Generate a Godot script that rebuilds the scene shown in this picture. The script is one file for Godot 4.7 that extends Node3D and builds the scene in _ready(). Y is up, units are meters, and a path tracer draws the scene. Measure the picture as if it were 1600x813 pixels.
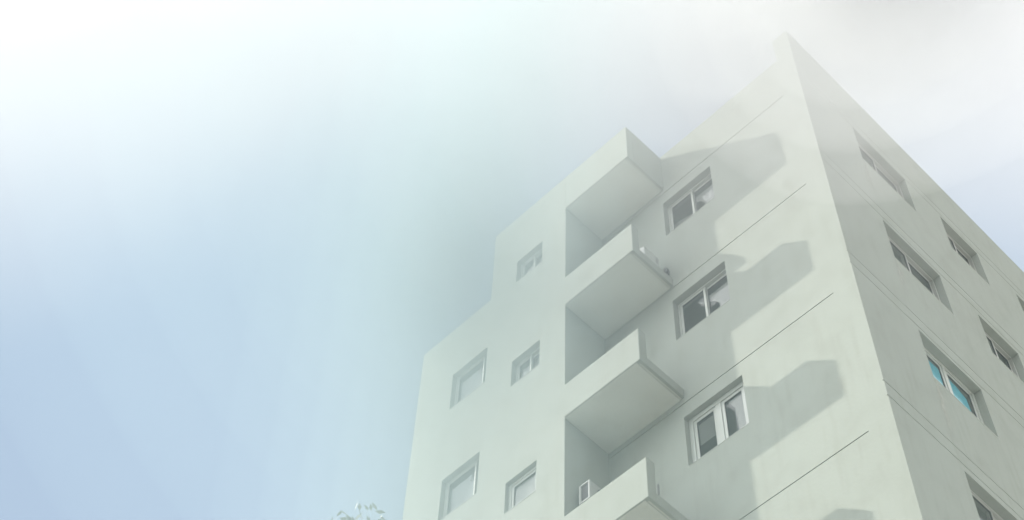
extends Node3D
# A pale corner apartment block seen steeply from below, its left half fading into mist.

var mats := {}
var taken := {}

# ---------------------------------------------------------------- helpers
func new_st() -> SurfaceTool:
	var st := SurfaceTool.new()
	st.begin(Mesh.PRIMITIVE_TRIANGLES)
	return st

func tri(st: SurfaceTool, a: Vector3, b: Vector3, c: Vector3, n: Vector3) -> void:
	var flip := (b - a).cross(c - a).dot(n) > 0.0
	for p in ([a, c, b] if flip else [a, b, c]):
		st.set_normal(n)
		st.add_vertex(p)

func quad(st: SurfaceTool, a: Vector3, b: Vector3, c: Vector3, d: Vector3, n: Vector3) -> void:
	tri(st, a, b, c, n)
	tri(st, a, c, d, n)

func box(st: SurfaceTool, lo: Vector3, hi: Vector3, bevel := 0.0) -> void:
	# a box with chamfered edges
	var c := (lo + hi) / 2.0
	var h := (hi - lo) / 2.0
	var b: float = min(bevel, min(h.x, min(h.y, h.z)) * 0.45)
	var ax := [Vector3.RIGHT, Vector3.UP, Vector3.BACK]
	for k in 3:
		var i: int = (k + 1) % 3
		var j: int = (k + 2) % 3
		for s in [-1.0, 1.0]:
			var n: Vector3 = ax[k] * s
			var o: Vector3 = c + n * h[k]
			var u: Vector3 = ax[i] * (h[i] - b)
			var v: Vector3 = ax[j] * (h[j] - b)
			quad(st, o - u - v, o + u - v, o + u + v, o - u + v, n)
	if b <= 0.0:
		return
	for k in 3:
		var i: int = (k + 1) % 3
		var j: int = (k + 2) % 3
		for s in [-1.0, 1.0]:
			for t in [-1.0, 1.0]:
				var n: Vector3 = (ax[i] * s + ax[j] * t).normalized()
				var w: Vector3 = ax[k] * (h[k] - b)
				var p: Vector3 = c + ax[i] * s * h[i] + ax[j] * t * (h[j] - b)
				var q: Vector3 = c + ax[i] * s * (h[i] - b) + ax[j] * t * h[j]
				quad(st, p - w, p + w, q + w, q - w, n)
	for sx in [-1.0, 1.0]:
		for sy in [-1.0, 1.0]:
			for sz in [-1.0, 1.0]:
				var s := Vector3(sx, sy, sz)
				var m := h - Vector3(b, b, b)
				tri(st, c + s * Vector3(h.x, m.y, m.z), c + s * Vector3(m.x, h.y, m.z), c + s * Vector3(m.x, m.y, h.z), s.normalized())

func tube(st: SurfaceTool, a: Vector3, b: Vector3, r: float, sides := 12, caps := true) -> void:
	var d := (b - a).normalized()
	var u := d.cross(Vector3.UP if absf(d.y) < 0.9 else Vector3.RIGHT).normalized()
	var v := d.cross(u)
	for k in sides:
		var f0 := TAU * k / sides
		var f1 := TAU * (k + 1) / sides
		var n0 := u * cos(f0) + v * sin(f0)
		var n1 := u * cos(f1) + v * sin(f1)
		var n := (n0 + n1).normalized()
		var pts := [a + n0 * r, a + n1 * r, b + n1 * r, b + n0 * r]
		var nn := [n0, n1, n1, n0]
		var flip: bool = (pts[1] - pts[0]).cross(pts[2] - pts[0]).dot(n) > 0.0
		for q in ([0, 2, 1, 0, 3, 2] if flip else [0, 1, 2, 0, 2, 3]):
			st.set_normal(nn[q])
			st.add_vertex(pts[q])
		if caps:
			tri(st, a, a + n0 * r, a + n1 * r, -d)
			tri(st, b, b + n0 * r, b + n1 * r, d)

# A wall with openings and recessed joints. o: a corner on the outer face, u and v along it, n outwards.
# holes: [u0, u1, v0, v1]; joints: [u0, u1, v, height]. The joint's floor goes to jt.
func wall(st: SurfaceTool, jts: Array, o: Vector3, u: Vector3, v: Vector3, n: Vector3, w: float, h: float, thick: float, holes: Array, joints: Array, deep := 0.022) -> void:
	var us := [0.0, w]
	var vs := [0.0, h]
	for q in holes:
		us.append_array([q[0], q[1]])
		vs.append_array([q[2], q[3]])
	for q in joints:
		us.append_array([q[0], q[1]])
		vs.append_array([q[2] - q[3] / 2.0, q[2] + q[3] / 2.0])
	us = tidy(us, w)
	vs = tidy(vs, h)
	var d := []
	var which := {}
	for k in joints.size():
		jts.append(new_st())
	for i in us.size() - 1:
		var col := []
		for j in vs.size() - 1:
			var cu: float = (us[i] + us[i + 1]) / 2.0
			var cv: float = (vs[j] + vs[j + 1]) / 2.0
			var x := 0.0
			for k in joints.size():
				var q: Array = joints[k]
				if cu > q[0] and cu < q[1] and absf(cv - q[2]) < q[3] / 2.0:
					x = deep
					which[Vector2i(i, j)] = k
			for q in holes:
				if cu > q[0] and cu < q[1] and cv > q[2] and cv < q[3]:
					x = thick
			col.append(x)
		d.append(col)
	var at := func(a: float, b: float, x: float) -> Vector3: return o + u * a + v * b - n * x
	for i in us.size() - 1:
		for j in vs.size() - 1:
			var x: float = d[i][j]
			var u0: float = us[i]
			var u1: float = us[i + 1]
			var v0: float = vs[j]
			var v1: float = vs[j + 1]
			if x < thick:
				quad(jts[which[Vector2i(i, j)]] if x > 0.0 else st, at.call(u0, v0, x), at.call(u1, v0, x), at.call(u1, v1, x), at.call(u0, v1, x), n)
				quad(st, at.call(u0, v0, thick), at.call(u1, v0, thick), at.call(u1, v1, thick), at.call(u0, v1, thick), -n)
			# the side faces towards every deeper neighbour
			for side in [[i + 1, j, u1, v0, u1, v1, u], [i - 1, j, u0, v0, u0, v1, -u], [i, j + 1, u0, v1, u1, v1, v], [i, j - 1, u0, v0, u1, v0, -v]]:
				var y := thick
				if side[0] >= 0 and side[0] < us.size() - 1 and side[1] >= 0 and side[1] < vs.size() - 1:
					y = d[side[0]][side[1]]
				if y > x + 1e-6:
					quad(st, at.call(side[2], side[3], x), at.call(side[4], side[5], x), at.call(side[4], side[5], y), at.call(side[2], side[3], y), side[6])

func tidy(a: Array, most: float) -> Array:
	a.sort()
	var r := []
	for x in a:
		if x < -1e-6 or x > most + 1e-6:
			continue
		if r.is_empty() or x - r[-1] > 1e-4:
			r.append(x)
	return r

func numbered(called: String, parent: Node) -> String:
	var key := str(parent.get_instance_id()) + called
	var k: int = taken.get(key, 0)
	taken[key] = k + 1
	return called if k == 0 else "%s_%03d" % [called, k]

func obj(called: String, st: SurfaceTool, m: Material, parent: Node = self) -> MeshInstance3D:
	var o := MeshInstance3D.new()
	o.mesh = st.commit()
	o.material_override = m
	o.name = numbered(called, parent)
	parent.add_child(o, true)
	return o

func node(called: String, at := Vector3.ZERO, parent: Node = self) -> Node3D:
	var o := Node3D.new()
	o.name = numbered(called, parent)
	o.position = at
	parent.add_child(o, true)
	return o

func tag(o: Node, label: String, category: String, group := "", kind := "") -> void:
	if label: o.set_meta("label", label)
	if category: o.set_meta("category", category)
	if group: o.set_meta("group", group)
	if kind: o.set_meta("kind", kind)

func noise(freq: float, s: int, octaves := 4, kind := FastNoiseLite.TYPE_SIMPLEX_SMOOTH) -> FastNoiseLite:
	var n := FastNoiseLite.new()
	n.noise_type = kind
	n.frequency = freq
	n.seed = s
	n.fractal_octaves = octaves
	return n

func ramp(cols: Array, offs: Array) -> Gradient:
	var g := Gradient.new()
	g.colors = PackedColorArray(cols)
	g.offsets = PackedFloat32Array(offs)
	return g

func noise_tex(n: FastNoiseLite, size: int, g: Gradient = null, normal := false, bump := 4.0) -> NoiseTexture2D:
	var t := NoiseTexture2D.new()
	t.width = size
	t.height = size
	t.seamless = true
	t.noise = n
	if g:
		t.color_ramp = g
	t.as_normal_map = normal
	t.bump_strength = bump
	return t

func lin(r: float, g: float, b: float) -> Color:
	return Color(r, g, b).linear_to_srgb()

func plain(r: float, g: float, b: float, rough := 0.6, metal := 0.0) -> StandardMaterial3D:
	var m := StandardMaterial3D.new()
	m.albedo_color = lin(r, g, b)
	m.roughness = rough
	m.metallic = metal
	return m

func plaster(r: float, g: float, b: float) -> StandardMaterial3D:
	var m := plain(r, g, b, 0.93)
	m.metallic_specular = 0.25
	m.uv1_triplanar = true
	m.uv1_world_triplanar = true
	m.uv1_scale = Vector3.ONE * 0.23
	m.albedo_texture = noise_tex(noise(0.006, 5, 6), 1024, ramp([Color(0.958, 0.956, 0.95), Color(0.988, 0.988, 0.986), Color(1, 1, 1)], [0.0, 0.45, 1.0]))
	m.detail_enabled = true
	m.detail_blend_mode = BaseMaterial3D.BLEND_MODE_MUL
	m.detail_uv_layer = BaseMaterial3D.DETAIL_UV_2
	m.uv2_triplanar = true
	m.uv2_world_triplanar = true
	m.uv2_scale = Vector3(0.9, 0.09, 0.9)
	m.detail_albedo = noise_tex(noise(0.012, 9, 4), 512, ramp([Color(0.968, 0.965, 0.957), Color(1, 1, 1), Color(1, 1, 1)], [0.0, 0.42, 1.0]))
	m.normal_enabled = true
	m.normal_scale = 0.12
	m.normal_texture = noise_tex(noise(0.05, 21, 5), 1024, null, true, 3.0)
	return m

# ---------------------------------------------------------------- the sky
const MIST_LEFT := Color(0.84, 0.945, 0.957)
const MIST_TOP := Color(0.985, 1.0, 1.0)
const CLEAR_GAP := Vector3(-0.720, 0.174, -0.672)      # the middle of the blue gap in an otherwise bright, hazy sky
func sky_texture(to_sun: Vector3) -> ImageTexture:
	var w := 1024
	var h := 512
	var im := Image.create(w, h, false, Image.FORMAT_RGBF)
	var n1 := noise(1.3, 3, 4)
	var n2 := noise(3.1, 8, 4)
	var gap := CLEAR_GAP.normalized()
	for y in h:
		var el := PI / 2.0 - PI * (y + 0.5) / h
		for x in w:
			var az := TAU * (x + 0.5) / w
			var d := Vector3(sin(az) * cos(el), sin(el), -cos(az) * cos(el))
			# hazy blue in the gap; unseen cloud brightened towards the sun to light the mist
			var a := rad_to_deg(acos(clampf(d.dot(gap), -1.0, 1.0)))
			a += 1.6 * n1.get_noise_3dv(d * 1.4) + 0.7 * n2.get_noise_3dv(d * 1.6)
			var blue := Vector3(0.222, 0.284, 0.368)
			var k := pow(0.5 + 0.5 * d.dot(to_sun), 2.0)
			var cloud := Vector3(1.0, 1.0, 1.0) * (CLOUD_LOW + CLOUD_SUN_FILL * k)
			var c := blue.lerp(Vector3(0.51, 0.515, 0.52), smoothstep(46.0, 59.5, a))
			c = c.lerp(cloud, smoothstep(56.0, 88.0, a))
			# the air pales towards the horizon
			c = c.lerp(Vector3(0.59, 0.61, 0.63), pow(1.0 - clampf(d.y / 0.45, 0.0, 1.0), 1.5))
			if d.y < 0.0:
				c = Vector3(0.3, 0.3, 0.29)
			im.set_pixel(x, y, Color(c.x, c.y, c.z))
	return ImageTexture.create_from_image(im)
const CLOUD_LOW := 0.30
const CLOUD_SUN_FILL := 3.2  # raised so the sky out of view brightens the mist

# ---------------------------------------------------------------- windows
# One window in an opening: o is the opening's lower corner on the outer wall face, u along it, n outwards.
func window(parent: Node, o: Vector3, u: Vector3, n: Vector3, w: float, h: float, how: Dictionary) -> Node3D:
	var win := node("window", Vector3.ZERO, parent)
	var v := Vector3.UP
	var back: float = how.get("back", 0.11)          # how far the frame sits inside the opening
	var fr: float = how.get("frame", 0.045)
	var sash: float = how.get("sash", 0.04)
	var mid: float = how.get("mid", 0.5)
	var bar := func(st: SurfaceTool, u0: float, u1: float, v0: float, v1: float, d0: float, d1: float) -> void:
		var a: Vector3 = o + u * u0 + v * v0 - n * d1
		var b: Vector3 = o + u * u1 + v * v1 - n * d0
		box(st, a.min(b), a.max(b), 0.004)
	var ring := func(st: SurfaceTool, u0: float, u1: float, v0: float, v1: float, t: float, d0: float, d1: float) -> void:
		bar.call(st, u0, u0 + t, v0, v1, d0, d1)
		bar.call(st, u1 - t, u1, v0, v1, d0, d1)
		bar.call(st, u0 + t, u1 - t, v0, v0 + t, d0, d1)
		bar.call(st, u0 + t, u1 - t, v1 - t, v1, d0, d1)
	var st := new_st()
	ring.call(st, 0.0, w, 0.0, h, fr, back, back + 0.10)
	if how.get("fixed_bar", 0.0) > 0.0:
		bar.call(st, w * mid - how.fixed_bar / 2.0, w * mid + how.fixed_bar / 2.0, fr, h - fr, back + 0.005, back + 0.095)
	obj("frame", st, how.get("paint", mats.frame), win)
	# sashes, each with its pane; the second one slides behind the first
	var parts: Array = how.get("sashes", [])
	if parts.is_empty():
		parts = [[fr, w * mid + 0.022, 0.012], [w * mid - 0.022, w - fr, 0.052]]
	for s in parts:
		var ss := new_st()
		ring.call(ss, s[0] + 0.002, s[1] - 0.002, fr + 0.002, h - fr - 0.002, sash, back + s[2], back + s[2] + 0.036)
		obj("sash", ss, how.get("paint", mats.frame), win)
		var gs := new_st()
		ring.call(gs, s[0] + sash, s[1] - sash, fr + sash, h - fr - sash, 0.008, back + s[2] + 0.008, back + s[2] + 0.028)
		obj("gasket", gs, mats.gasket, win)
		var ps := new_st()
		bar.call(ps, s[0] + sash, s[1] - sash, fr + sash, h - fr - sash, back + s[2] + 0.015, back + s[2] + 0.021)
		obj("pane", ps, mats.glass, win)
	# a sill board that falls outwards a little
	var sl := new_st()
	var a: Vector3 = o + u * 0.0 + v * 0.002 - n * (back - 0.002)
	var b: Vector3 = o + u * w + v * 0.014 + n * 0.006
	box(sl, a.min(b), a.max(b), 0.003)
	obj("sill", sl, mats.sill, win)
	# blinds, films and added tone sheets behind the panes: outlines in fractions of the opening
	for q in how.get("sheets", []):
		var sh := new_st()
		var pts: Array = q[1]
		var poly := PackedVector2Array()
		for p in pts:
			poly.append(Vector2(p[0] * w, p[1] * h))
		var idx := Geometry2D.triangulate_polygon(poly)
		for side in [0.0, 0.004]:
			for k in range(0, idx.size(), 3):
				var g := []
				for e in 3:
					g.append(o + u * poly[idx[k + e]].x + v * poly[idx[k + e]].y - n * (back + q[3] + side))
				tri(sh, g[0], g[1], g[2], n if side == 0.0 else -n)
		for k in poly.size():
			var p0 := poly[k]
			var p1 := poly[(k + 1) % poly.size()]
			var e0: Vector3 = o + u * p0.x + v * p0.y - n * (back + q[3])
			var e1: Vector3 = o + u * p1.x + v * p1.y - n * (back + q[3])
			quad(sh, e0, e1, e1 - n * 0.004, e0 - n * 0.004, (e1 - e0).cross(n).normalized())
		obj(q[0], sh, q[2], win)
	return win

# ---------------------------------------------------------------- air conditioners
func condenser(at: Vector3, size: Vector3, face: Vector3, label: String) -> Node3D:
	# a metal cabinet with a fan grille on the side it faces and louvres on the ends
	var t := node("air_conditioner", at)
	tag(t, label, "air conditioner", "air conditioner units on the balconies")
	var hs := size / 2.0
	var st := new_st()
	box(st, Vector3(-hs.x, 0.05, -hs.z), Vector3(hs.x, size.y, hs.z), 0.012)
	obj("cabinet", st, mats.metal, t)
	for s in [-1.0, 1.0]:
		var fs := new_st()
		if size.x > size.z:
			box(fs, Vector3(s * hs.x * 0.7 - 0.02, 0.0, -hs.z), Vector3(s * hs.x * 0.7 + 0.02, 0.05, hs.z), 0.004)
		else:
			box(fs, Vector3(-hs.x, 0.0, s * hs.z * 0.7 - 0.02), Vector3(hs.x, 0.05, s * hs.z * 0.7 + 0.02), 0.004)
		obj("foot", fs, mats.dark, t)
	if size.z > size.x:
		# the open end: a dark louvred bay inside a pale rim
		var es := new_st()
		box(es, Vector3(-hs.x + 0.035, 0.09, hs.z - 0.004), Vector3(hs.x - 0.035, size.y - 0.035, hs.z + 0.003), 0.0)
		obj("louvre_bay", es, mats.gasket, t)
		var rim := new_st()
		for q in [[-hs.x, -hs.x + 0.03, 0.05, size.y], [hs.x - 0.03, hs.x, 0.05, size.y], [-hs.x + 0.03, hs.x - 0.03, 0.05, 0.085], [-hs.x + 0.03, hs.x - 0.03, size.y - 0.03, size.y]]:
			box(rim, Vector3(q[0], q[2], hs.z), Vector3(q[1], q[3], hs.z + 0.02), 0.004)
		obj("rim", rim, mats.metal, t)
		var pp := new_st()
		tube(pp, Vector3(-hs.x - 0.02, -0.25, hs.z - 0.05), Vector3(-hs.x - 0.02, 0.3, hs.z - 0.05), 0.02, 8)
		tube(pp, Vector3(-hs.x - 0.02, 0.3, hs.z - 0.05), Vector3(-hs.x + 0.02, 0.34, hs.z - 0.05), 0.02, 8)
		obj("pipe", pp, mats.metal, t)
	else:
		# a dark grip recess and a seam on the free end
		var gr := new_st()
		box(gr, Vector3(hs.x - 0.002, size.y * 0.66, -hs.z * 0.75), Vector3(hs.x + 0.004, size.y * 0.90, -hs.z * 0.60), 0.0)
		obj("grip", gr, mats.dark, t)
		var se := new_st()
		box(se, Vector3(hs.x - 0.03, size.y - 0.002, -hs.z * 0.3), Vector3(hs.x - 0.005, size.y + 0.004, hs.z - 0.01), 0.0)
		obj("lid_seam", se, mats.dark, t)
	# the fan grille: a dark opening with rings in front of it
	var mid := Vector3(0, 0.05 + (size.y - 0.05) / 2.0, 0) + face * (hs * face.abs()).length()
	var r: float = (size.y - 0.05) * 0.42
	var gs := new_st()
	tube(gs, mid - face * 0.004, mid + face * 0.004, r, 20)
	obj("fan_opening", gs, mats.dark, t)
	var rs := new_st()
	var side := face.cross(Vector3.UP)
	for k in 4:
		var rr := r * (k + 1) / 4.0
		for e in 20:
			var f0 := TAU * e / 20.0
			var f1 := TAU * (e + 1) / 20.0
			tube(rs, mid + face * 0.012 + (side * cos(f0) + Vector3.UP * sin(f0)) * rr, mid + face * 0.012 + (side * cos(f1) + Vector3.UP * sin(f1)) * rr, 0.004, 5, false)
	for e in 6:
		var spoke := side * cos(TAU * e / 6.0) + Vector3.UP * sin(TAU * e / 6.0)
		tube(rs, mid + face * 0.012, mid + face * 0.012 + spoke * r, 0.004, 5, false)
	obj("fan_guard", rs, mats.metal, t)
	return t

# ---------------------------------------------------------------- balconies
func balcony(parent: Node, x0: float, x1: float, yb: float, yt: float, zf: float, closed := false, zb := 0.0) -> Node3D:
	var b := node("balcony", Vector3.ZERO, parent)
	var t := 0.165
	var slab := 0.19
	var st := new_st()
	var zin := zf - t
	box(st, Vector3(x0, yb, zb + 0.002), Vector3(x1, yb + slab, zin), 0.004)
	obj("slab", st, mats.wall, b)
	# the underside plate, coloured lighter to imitate bounced light, stops short of the free edges, where a drip groove runs
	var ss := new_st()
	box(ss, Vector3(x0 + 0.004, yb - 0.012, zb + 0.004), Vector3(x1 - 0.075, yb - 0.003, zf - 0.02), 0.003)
	obj("lightened_soffit", ss, mats.lightened_soffit, b)
	var ds := new_st()
	box(ds, Vector3(x1 - 0.070, yb - 0.004, zb + 0.01), Vector3(x1 - 0.045, yb + 0.004, zf - 0.06), 0.002)
	obj("drip_groove", ds, mats.drip, b)
	st = new_st()
	box(st, Vector3(x0, yb, zin), Vector3(x1, yt, zf), 0.008)
	if closed:
		box(st, Vector3(x1 - t, yb + slab, zb + 0.003), Vector3(x1, yt, zin), 0.0)
	obj("parapet", st, mats.wall, b)
	return b

# ---------------------------------------------------------------- mist
# A bank of mist thins outwards: bodies of thin mist one inside the other.
func mist_bank(label: String, at: Vector3, radii: Vector3, lean: Vector3, density: float, tint: Color) -> void:
	var bank := node("mist", at)
	tag(bank, label, "mist", "", "stuff")
	bank.quaternion = Quaternion(Vector3.UP, lean.normalized())
	var steps := [0.3, 0.55, 0.8, 1.08, 1.4, 1.8]
	var shares := [0.27, 0.25, 0.20, 0.14, 0.09, 0.05]
	for k in steps.size():
		var v := FogVolume.new()
		v.shape = RenderingServer.FOG_VOLUME_SHAPE_ELLIPSOID
		v.size = radii * 2.0 * steps[k]
		var m := FogMaterial.new()
		m.density = density * shares[k]
		m.albedo = tint
		v.material = m
		v.name = numbered("mist_body", bank)
		bank.add_child(v, true)

func _ready() -> void:
	# ---- camera
	var cam := Camera3D.new()
	cam.name = "camera"
	var yaw := 0.8381098
	var pitch := 1.0084992
	var roll := 0.0575134
	var f := Vector3(-sin(yaw) * cos(pitch), sin(pitch), -cos(yaw) * cos(pitch))
	var r := f.cross(Vector3.UP).normalized()
	var u := r.cross(f)
	cam.transform = Transform3D(Basis(cos(roll) * r + sin(roll) * u, -sin(roll) * r + cos(roll) * u, -f), Vector3(5.37304, 1.87441, 11.03538))
	cam.fov = rad_to_deg(2.0 * atan(406.5 / 2491.44))
	cam.near = 0.1
	cam.far = 4000.0
	add_child(cam)
	cam.make_current()
	# ---- sun: low on the left, raking along the left facade
	var to_sun := Vector3(-2.47, 2.22, 0.93).normalized()
	var sun := DirectionalLight3D.new()
	sun.name = "sun"
	sun.light_energy = 1.55
	sun.light_color = Color(1.0, 0.97, 0.92)
	sun.light_angular_distance = 0.6
	sun.shadow_enabled = true
	sun.look_at_from_position(Vector3.ZERO, -to_sun, Vector3.UP)
	add_child(sun)
	# ---- sky and air
	var env := Environment.new()
	env.background_mode = Environment.BG_SKY
	var pano := PanoramaSkyMaterial.new()
	pano.panorama = sky_texture(to_sun)
	var sky := Sky.new()
	sky.sky_material = pano
	env.sky = sky
	env.tonemap_mode = Environment.TONE_MAPPER_LINEAR
	env.tonemap_exposure = 2.0
	env.sdfgi_enabled = true
	env.ssao_enabled = true
	env.ssil_enabled = true
	env.volumetric_fog_enabled = true
	env.volumetric_fog_density = 0.0
	var we := WorldEnvironment.new()
	we.name = "world_environment"
	we.environment = env
	add_child(we)

	# ---- materials
	mats.wall = plaster(0.210, 0.230, 0.207)
	mats.lightened_soffit = plaster(0.385, 0.405, 0.365)  # lighter than the walls, in place of light bounced from below
	mats.joint = plain(0.10, 0.105, 0.09, 0.95)
	mats.drip = plain(0.34, 0.35, 0.31, 0.95)
	mats.frame = plain(0.265, 0.285, 0.262, 0.4)
	mats.sill = plain(0.27, 0.29, 0.265, 0.6)
	mats.gasket = plain(0.02, 0.02, 0.02, 0.6)
	mats.metal = plain(0.28, 0.295, 0.275, 0.45)
	mats.dark = plain(0.05, 0.05, 0.048, 0.7)
	mats.inside = plain(0.11, 0.116, 0.106, 0.9)
	mats.pane_tone = plain(0.22, 0.235, 0.225, 0.9)  # for sheets shaped like the light patches in the glass
	mats.pale = plain(0.205, 0.229, 0.22, 0.9)  # for sheets that soften the wing panes as haze would
	mats.blue_grey = plain(0.15, 0.185, 0.20, 0.9)  # for sheets that haze over the panes beyond the wing
	mats.dim = plain(0.10, 0.108, 0.10, 0.9)
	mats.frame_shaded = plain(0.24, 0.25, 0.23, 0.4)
	mats.teal = plain(0.012, 0.40, 0.52, 0.5)
	mats.blue = plain(0.12, 0.26, 0.45, 0.5)
	var gl := StandardMaterial3D.new()
	gl.transparency = BaseMaterial3D.TRANSPARENCY_ALPHA
	gl.albedo_color = Color(0.30, 0.34, 0.32, 0.18)
	gl.roughness = 0.02
	gl.metallic_specular = 0.22
	mats.glass = gl
	var sm := plain(0.36, 0.36, 0.32, 0.95)
	sm.transparency = BaseMaterial3D.TRANSPARENCY_ALPHA
	sm.albedo_texture = stain_texture()
	mats.stain = sm

	# ---- ground
	var gm := plain(0.54, 0.53, 0.50, 0.95)
	gm.uv1_triplanar = true
	gm.uv1_world_triplanar = true
	gm.uv1_scale = Vector3.ONE * 0.12
	gm.albedo_texture = noise_tex(noise(0.02, 31, 5), 512, ramp([Color(0.8, 0.8, 0.8), Color(1, 1, 1)], [0.0, 1.0]))
	var gst := new_st()
	quad(gst, Vector3(-900, 0, -900), Vector3(900, 0, -900), Vector3(900, 0, 900), Vector3(-900, 0, 900), Vector3.UP)
	tag(obj("ground", gst, gm), "pale paved ground in front of the apartment building", "", "", "structure")

	build_block()
	build_balcony_things()
	build_tree()
	build_mist()

func stain_texture() -> ImageTexture:
	# a run of dirty water: darkest at the sill, thinning and wandering downwards
	var w := 64
	var h := 256
	var im := Image.create(w, h, false, Image.FORMAT_RGBA8)
	var n := noise(0.02, 4, 3)
	for y in h:
		var t := float(y) / h
		var c := 32.0 + 9.0 * n.get_noise_2d(0.0, y * 0.8)
		var wide := 6.0 + 8.0 * t
		for x in w:
			var k := exp(-pow((x - c) / wide, 2.0)) * (0.75 + 0.5 * n.get_noise_2d(x * 3.0, y * 1.2))
			var fade := smoothstep(0.0, 0.05, t) * (1.0 - smoothstep(0.45, 1.0, t))
			im.set_pixel(x, y, Color(1, 1, 1, clampf(k * fade * 0.42, 0.0, 1.0)))
	return ImageTexture.create_from_image(im)

func build_block() -> void:
	var block := node("apartment_building")
	tag(block, "pale plastered corner apartment block with stacked balconies and mist over its left half", "building")
	var X := Vector3.RIGHT
	var Y := Vector3.UP
	var Z := Vector3.BACK
	var thick := 0.25
	var jh := 0.020
	# --- the facade with the balconies (it looks along +z): from the wing to the thick corner pier
	var st := new_st()
	var jt := []
	var x0 := -4.54
	var holes := []
	for y in [24.59, 21.57, 18.62]:
		holes.append([-3.10 - x0, -2.03 - x0, y, y + 1.08])
	var joints := []
	for y in [25.99, 22.99, 20.0, 17.0, 14.0]:
		joints.append([0.0, -0.37 - x0, y, jh])
	wall(st, jt, Vector3(x0, 0, 0), X, Y, Z, -0.32 - x0, 27.28, thick, holes, joints)
	obj("wall", st, mats.wall, block)
	for q in jt:
		obj("wall_joint", q, mats.joint, block)
	# --- the shaded side (it looks along +x); its parapet stands higher
	st = new_st()
	jt = []
	holes = []
	for y in [25.24, 22.14, 19.15, 16.1]:
		holes.append([1.46, 2.90, y, y + 1.13])
	for y in [25.22, 22.14]:
		holes.append([3.88, 4.96, y, y + 1.09])
	holes.append([6.10, 7.20, 25.15, 26.24])
	joints = []
	for y in [26.68, 23.68, 20.68, 17.68, 14.68]:
		joints.append([0.0, 13.0, y, jh])
		joints.append([0.0, 13.0, y - 0.27 if y > 26 else y - 0.30, jh])
	wall(st, jt, Vector3(0, 0, 0), -Z, Y, X, 13.0, 28.06, 0.32, holes, joints, 0.016)
	obj("wall", st, mats.wall, block)
	for q in jt:
		obj("wall_joint", q, mats.joint, block)
	# --- the wing that stands forward on the left, and the wall beyond it
	st = new_st()
	jt = []
	holes = []
	for y in [24.97, 21.97, 18.97]:
		holes.append([6.355 - 5.73, 6.355 - 5.10, y, y + 0.68])
	wall(st, jt, Vector3(-6.355, 0, 0.92), X, Y, Z, 6.355 - 4.54, 27.22, thick, holes, [])
	obj("wall", st, mats.wall, block)
	st = new_st()
	wall(st, jt, Vector3(-4.54, 0, 0.92 - thick), -Z, Y, X, 0.92 - thick, 27.22, 0.2, [], [])
	obj("wall", st, mats.wall, block)
	st = new_st()
	wall(st, jt, Vector3(-6.355, 0, 0.0), Z, Y, -X, 0.92 - thick, 27.22, 0.2, [], [])
	obj("wall", st, mats.wall, block)
	st = new_st()
	holes = []
	for y in [24.59, 21.58]:
		holes.append([9.30 - 8.34, 9.30 - 7.40, y, y + 1.07])
	wall(st, jt, Vector3(-9.30, 0, 0), X, Y, Z, 9.30 - 6.355, 27.22, thick, holes, [])
	obj("wall", st, mats.wall, block)
	st = new_st()
	wall(st, jt, Vector3(-9.30, 0, -13.0), Z, Y, -X, 13.0 - thick, 27.22, thick, [], [])
	obj("wall", st, mats.wall, block)
	st = new_st()
	wall(st, jt, Vector3(-0.32, 0, -13.0), -X, Y, -Z, 8.98 - thick, 27.22, thick, [], [])
	obj("wall", st, mats.wall, block)
	# --- floors, roof and rooms
	for y in [26.36, 23.0, 20.0, 17.0, 14.0]:
		st = new_st()
		box(st, Vector3(-9.15, y - 0.16, -12.85), Vector3(-0.25, y + 0.05, -0.2))
		box(st, Vector3(-6.2, y - 0.15, -0.19), Vector3(-4.7, y + 0.04, 0.72))
		obj("roof" if y > 26.0 else "floor", st, mats.inside, block)
	st = new_st()
	for x in [-1.9, -3.6, -4.72, -6.36, -8.9]:
		box(st, Vector3(x - 0.06, 13.5, -5.0), Vector3(x + 0.06, 26.25, -0.3 if x > -1.95 else -0.24))
	box(st, Vector3(-9.15, 13.5, -5.2), Vector3(-1.97, 26.26, -5.02))
	for z in [-3.3, -5.5, -8.0]:
		box(st, Vector3(-3.5, 13.5, z - 0.06), Vector3(-0.28, 26.24, z + 0.06))
	obj("partition", st, mats.inside, block)

	# --- windows
	var grey := mats.pane_tone as Material
	var long := {"back": 0.115, "frame": 0.035, "sash": 0.045, "mid": 0.5}
	# left facade: two sliding windows and one with side-hung leaves; added sheets imitate light patches in the panes
	window(block, Vector3(-3.10, 24.59, 0), X, Z, 1.07, 1.08, long.merged({"sheets": [["pane_tone", [[0.70, 0.03], [0.96, 0.03], [0.96, 0.80], [0.53, 0.80], [0.53, 0.64], [0.60, 0.60], [0.68, 0.45]], grey, 0.080], ["pane_tone", [[0.05, 0.03], [0.50, 0.03], [0.50, 0.38], [0.05, 0.50]], mats.dim, 0.060]]}))
	window(block, Vector3(-3.10, 21.57, 0), X, Z, 1.07, 1.08, long.merged({"sheets": [["pane_tone", [[0.70, 0.03], [0.96, 0.03], [0.96, 0.79], [0.53, 0.79], [0.53, 0.62], [0.61, 0.58], [0.69, 0.45]], grey, 0.080]]}))
	window(block, Vector3(-3.10, 18.62, 0), X, Z, 1.07, 1.08, {"back": 0.09, "frame": 0.075, "sash": 0.05, "mid": 0.5, "fixed_bar": 0.10, "sashes": [[0.075, 0.487, 0.02], [0.583, 0.995, 0.02]],
		"sheets": [["pane_tone", [[0.76, 0.10], [0.95, 0.10], [0.95, 0.86], [0.64, 0.86], [0.74, 0.66]], grey, 0.046], ["blind_and_tone", [[0.13, 0.42], [0.45, 0.42], [0.45, 0.84], [0.13, 0.84]], mats.dim, 0.046]]})
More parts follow.
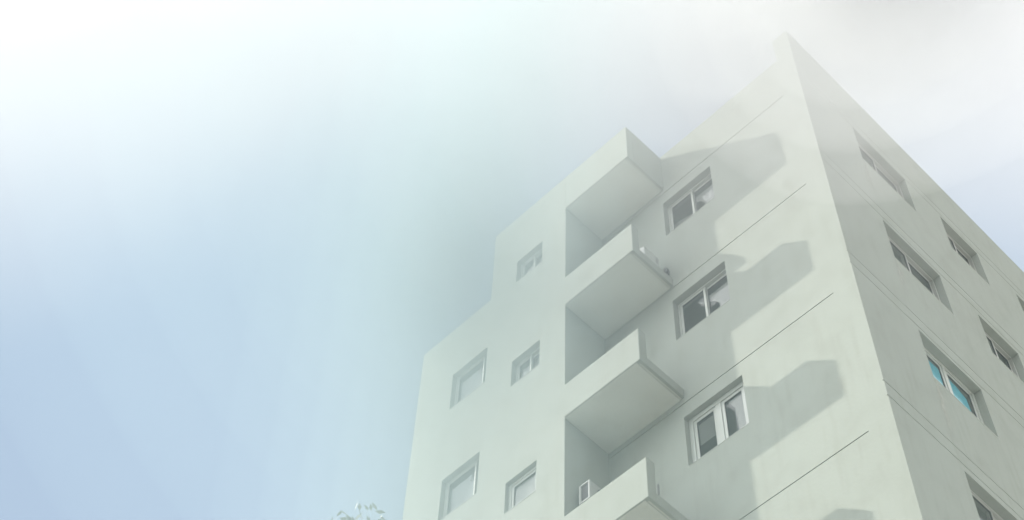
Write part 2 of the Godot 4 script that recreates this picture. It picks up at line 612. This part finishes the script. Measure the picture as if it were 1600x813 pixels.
	# the wing; pale sheets added behind the panes imitate haze
	for y in [24.97, 21.97]:
		window(block, Vector3(-5.73, y, 0.92), X, Z, 0.63, 0.68, {"back": 0.10, "frame": 0.03, "sash": 0.035, "mid": 0.5, "sheets": [["blind_and_tone", [[0.06, 0.05], [0.94, 0.05], [0.94, 0.82], [0.06, 0.82]], mats.pale, 0.080]]})
	window(block, Vector3(-5.73, 18.97, 0.92), X, Z, 0.63, 0.68, {"back": 0.07, "frame": 0.055, "sash": 0.04, "sashes": [[0.055, 0.575, 0.012]], "sheets": [["pane_tone", [[0.05, 0.0], [0.95, 0.0], [0.95, 0.95], [0.05, 0.95]], mats.pale, 0.046]]})
	# the wall beyond the wing; bluish sheets added to imitate haze on the panes
	for y in [24.59, 21.58]:
		window(block, Vector3(-8.34, y, 0), X, Z, 0.94, 1.07, {"back": 0.10, "frame": 0.03, "sash": 0.035, "mid": 0.76, "sheets": [["pane_tone", [[0.04, 0.03], [0.74, 0.03], [0.74, 0.60], [0.55, 0.74], [0.62, 0.86], [0.04, 0.86]], mats.blue_grey, 0.080]]})
	# the shaded side
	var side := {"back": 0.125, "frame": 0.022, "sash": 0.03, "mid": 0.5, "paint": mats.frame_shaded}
	var teal := mats.teal as Material
	var blue := mats.blue as Material
	window(block, Vector3(0, 25.24, -1.46), -Z, X, 1.44, 1.13, side)
	window(block, Vector3(0, 22.14, -1.46), -Z, X, 1.44, 1.13, side.merged({"sheets": [["blind_and_tone", [[0.53, 0.03], [0.80, 0.03], [0.80, 0.66], [0.53, 0.74]], blue, 0.078]]}))
	window(block, Vector3(0, 19.15, -1.46), -Z, X, 1.44, 1.13, {"back": 0.125, "frame": 0.05, "sash": 0.045, "fixed_bar": 0.08, "sashes": [[0.05, 0.682, 0.02], [0.758, 1.39, 0.02]],
		"sheets": [["blind_and_tone", [[0.07, 0.06], [0.44, 0.06], [0.44, 0.86], [0.07, 0.86]], teal, 0.046], ["blind_and_tone", [[0.56, 0.06], [0.90, 0.06], [0.86, 0.76], [0.72, 0.84], [0.56, 0.88]], teal, 0.046]]})
	window(block, Vector3(0, 16.1, -1.46), -Z, X, 1.44, 1.13, side)
	window(block, Vector3(0, 25.22, -3.88), -Z, X, 1.08, 1.09, side)
	window(block, Vector3(0, 22.14, -3.88), -Z, X, 1.08, 1.09, side.merged({"sheets": [["blind_and_tone", [[0.53, 0.03], [0.72, 0.03], [0.72, 0.68], [0.53, 0.74]], teal, 0.078]]}))
	window(block, Vector3(0, 25.15, -6.10), -Z, X, 1.10, 1.09, side)

	# --- streaks of dirty water below the sills of the shaded side
	for q in [[25.24, 1.2], [22.14, 1.0], [19.15, 1.4]]:
		st = new_st()
		var a := Vector3(0.003, q[0] - 0.01, -1.30)
		var b := Vector3(0.003, q[0] - 0.01, -1.62)
		var dn := Vector3(0, -q[1], 0)
		var pts := [a, b, b + dn, a + dn]
		var uv := [Vector2(0, 0), Vector2(1, 0), Vector2(1, 1), Vector2(0, 1)]
		for k in [0, 1, 2, 0, 2, 3]:
			st.set_normal(Vector3.RIGHT)
			st.set_uv(uv[k])
			st.add_vertex(pts[k])
		obj("stain", st, mats.stain, block)

	# --- balconies: the topmost one is closed on its side
	balcony(block, -4.537, -3.05, 26.115, 27.215, 0.925, true)
	balcony(block, -4.537, -3.05, 23.03, 23.83, 0.94)
	balcony(block, -4.537, -3.05, 20.12, 20.89, 0.94)
	balcony(block, -4.537, -3.05, 17.19, 17.97, 0.94)

	# --- a narrow slot in the wall over the lowest balcony
	st = new_st()
	box(st, Vector3(-3.665, 18.48, -0.01), Vector3(-3.635, 18.71, 0.006), 0.002)
	obj("vent", st, mats.dark, block)

func build_balcony_things() -> void:
	condenser(Vector3(-4.36, 18.28, 0.43), Vector3(0.2, 0.43, 0.54), Vector3.RIGHT, "small white air conditioner above the lowest balcony's parapet, against the wing wall")
	condenser(Vector3(-3.44, 23.22, 0.31), Vector3(0.5, 0.62, 0.36), Vector3.BACK, "white air conditioner by the open end of the second balcony from the top")
	condenser(Vector3(-3.98, 20.31, 0.51), Vector3(0.62, 0.60, 0.52), Vector3.BACK, "white air conditioner behind the parapet of the second balcony from the bottom")
	var t := node("water_tank", Vector3(-4.02, 23.22, 0.44))
	tag(t, "white cylindrical water tank lying behind the second parapet from the top", "water tank")
	var st := new_st()
	tube(st, Vector3(-0.34, 0.84, 0), Vector3(0.34, 0.84, 0), 0.33, 24)
	obj("barrel", st, mats.metal, t)
	for s in [-0.22, 0.22]:
		st = new_st()
		box(st, Vector3(s - 0.03, 0.0, -0.25), Vector3(s + 0.03, 0.56, 0.25), 0.006)
		obj("cradle", st, mats.dark, t)
	t = node("junction_box", Vector3(-3.12, 23.22, 0.10))
	tag(t, "small dark grey cable box by the wall at the second balcony's open end", "junction box")
	st = new_st()
	box(st, Vector3(-0.03, 0.19, -0.09), Vector3(0.03, 0.31, -0.01), 0.006)
	obj("casing", st, mats.dark, t)
	st = new_st()
	tube(st, Vector3(0, 0.0, -0.05), Vector3(0, 0.17, -0.05), 0.018, 10)
	obj("conduit", st, mats.dark, t)

func build_tree() -> void:
	# a tall slim tree by the wing; only the tip of its crown reaches into the view
	var rng := RandomNumberGenerator.new()
	rng.seed = 77
	var t := node("tree", Vector3(-7.80, -0.12, 1.95))
	tag(t, "dim leafy treetop in the mist at the foot of the left wing", "tree", "")
	var bark := new_st()
	var limbs := [[Vector3(0, 0, 0), Vector3(0.12, 7, 0.05), 0.19], [Vector3(0.12, 7, 0.05), Vector3(-0.08, 13, -0.05), 0.14], [Vector3(-0.08, 13, -0.05), Vector3(0.02, 19.4, 0.0), 0.08]]
	var tips := []
	for k in 26:
		var y := 10.5 + 8.6 * k / 25.0
		var f := rng.randf() * TAU
		var reach := lerpf(1.25, 0.35, (y - 10.5) / 8.6) * rng.randf_range(0.7, 1.1)
		var a := Vector3(0.0, y, 0.0)
		var b := a + Vector3(cos(f) * reach, reach * 0.8, sin(f) * reach)
		limbs.append([a, b, 0.03])
		tips.append([a.lerp(b, 0.6), reach * 0.5])
		tips.append([b, reach * 0.55])
	tips.append([Vector3(0.02, 19.6, 0), 0.45])
	for l in limbs:
		tube(bark, l[0], l[1], l[2], 8)
	obj("trunk", bark, plain(0.10, 0.08, 0.06, 0.95), t)
	var leaf := new_st()
	for q in tips:
		for k in 90:
			var d: Vector3 = Vector3(rng.randfn(), rng.randfn(), rng.randfn()).normalized() * pow(rng.randf(), 0.45) * q[1]
			var c: Vector3 = q[0] + d * Vector3(1, 0.8, 1)
			var u := Vector3(rng.randfn(), rng.randfn() * 0.5 - 0.4, rng.randfn()).normalized()
			var v: Vector3 = u.cross(Vector3(rng.randfn(), rng.randfn(), rng.randfn())).normalized()
			var n := u.cross(v)
			var s := rng.randf_range(0.035, 0.06)
			quad(leaf, c - u * s * 1.6, c + v * s * 0.6, c + u * s * 1.6, c - v * s * 0.6, n)
	var lm := plain(0.035, 0.048, 0.034, 0.7)
	lm.backlight_enabled = true
	lm.backlight = lin(0.02, 0.03, 0.015)
	var crown := obj("crown", leaf, lm, t)
	crown.set_meta("kind", "stuff")

func build_mist() -> void:
	mist_bank("pale mist drifting past the building's left wing", Vector3(-3.77, 16.47, 3.88), Vector3(1.31, 12.23, 1.31), Vector3(0.96, 1, 0.63), 0.418, MIST_LEFT)
	mist_bank("faint low mist in front of the balconies", Vector3(-0.06, 15.68, 12.54), Vector3(3.02, 3.55, 2.39), Vector3(0.38, 1, -0.07), 0.010, MIST_LEFT)
	mist_bank("white mist before the building's pointed top corner", Vector3(3.68, 17.93, 4.43), Vector3(1.44, 6.00, 1.56), Vector3(-0.50, 1, -0.56), 0.381, MIST_TOP)
	mist_bank("thin mist beside the shaded side wall", Vector3(1.80, 15.70, 5.37), Vector3(1.96, 1.79, 2.07), Vector3(-0.17, 1, 0.11), 0.224, MIST_TOP)
	mist_bank("mist in front of the topmost balcony", Vector3(-2.01, 16.83, 5.88), Vector3(4.28, 6.63, 0.71), Vector3(-0.25, 1, 1.27), 0.40, MIST_LEFT)
	mist_bank("wisp of white mist above the balconies, left of the top corner", Vector3(1.64, 20.68, 5.65), Vector3(1.96, 2.27, 2.95), Vector3(-0.15, 1, 0.11), 0.080, MIST_TOP)
	mist_bank("denser mist before the wing's uppermost windows", Vector3(-2.20, 17.0, 4.93), Vector3(1.40, 2.6, 1.40), Vector3(-0.50, 1, -0.40), 0.20, MIST_LEFT)
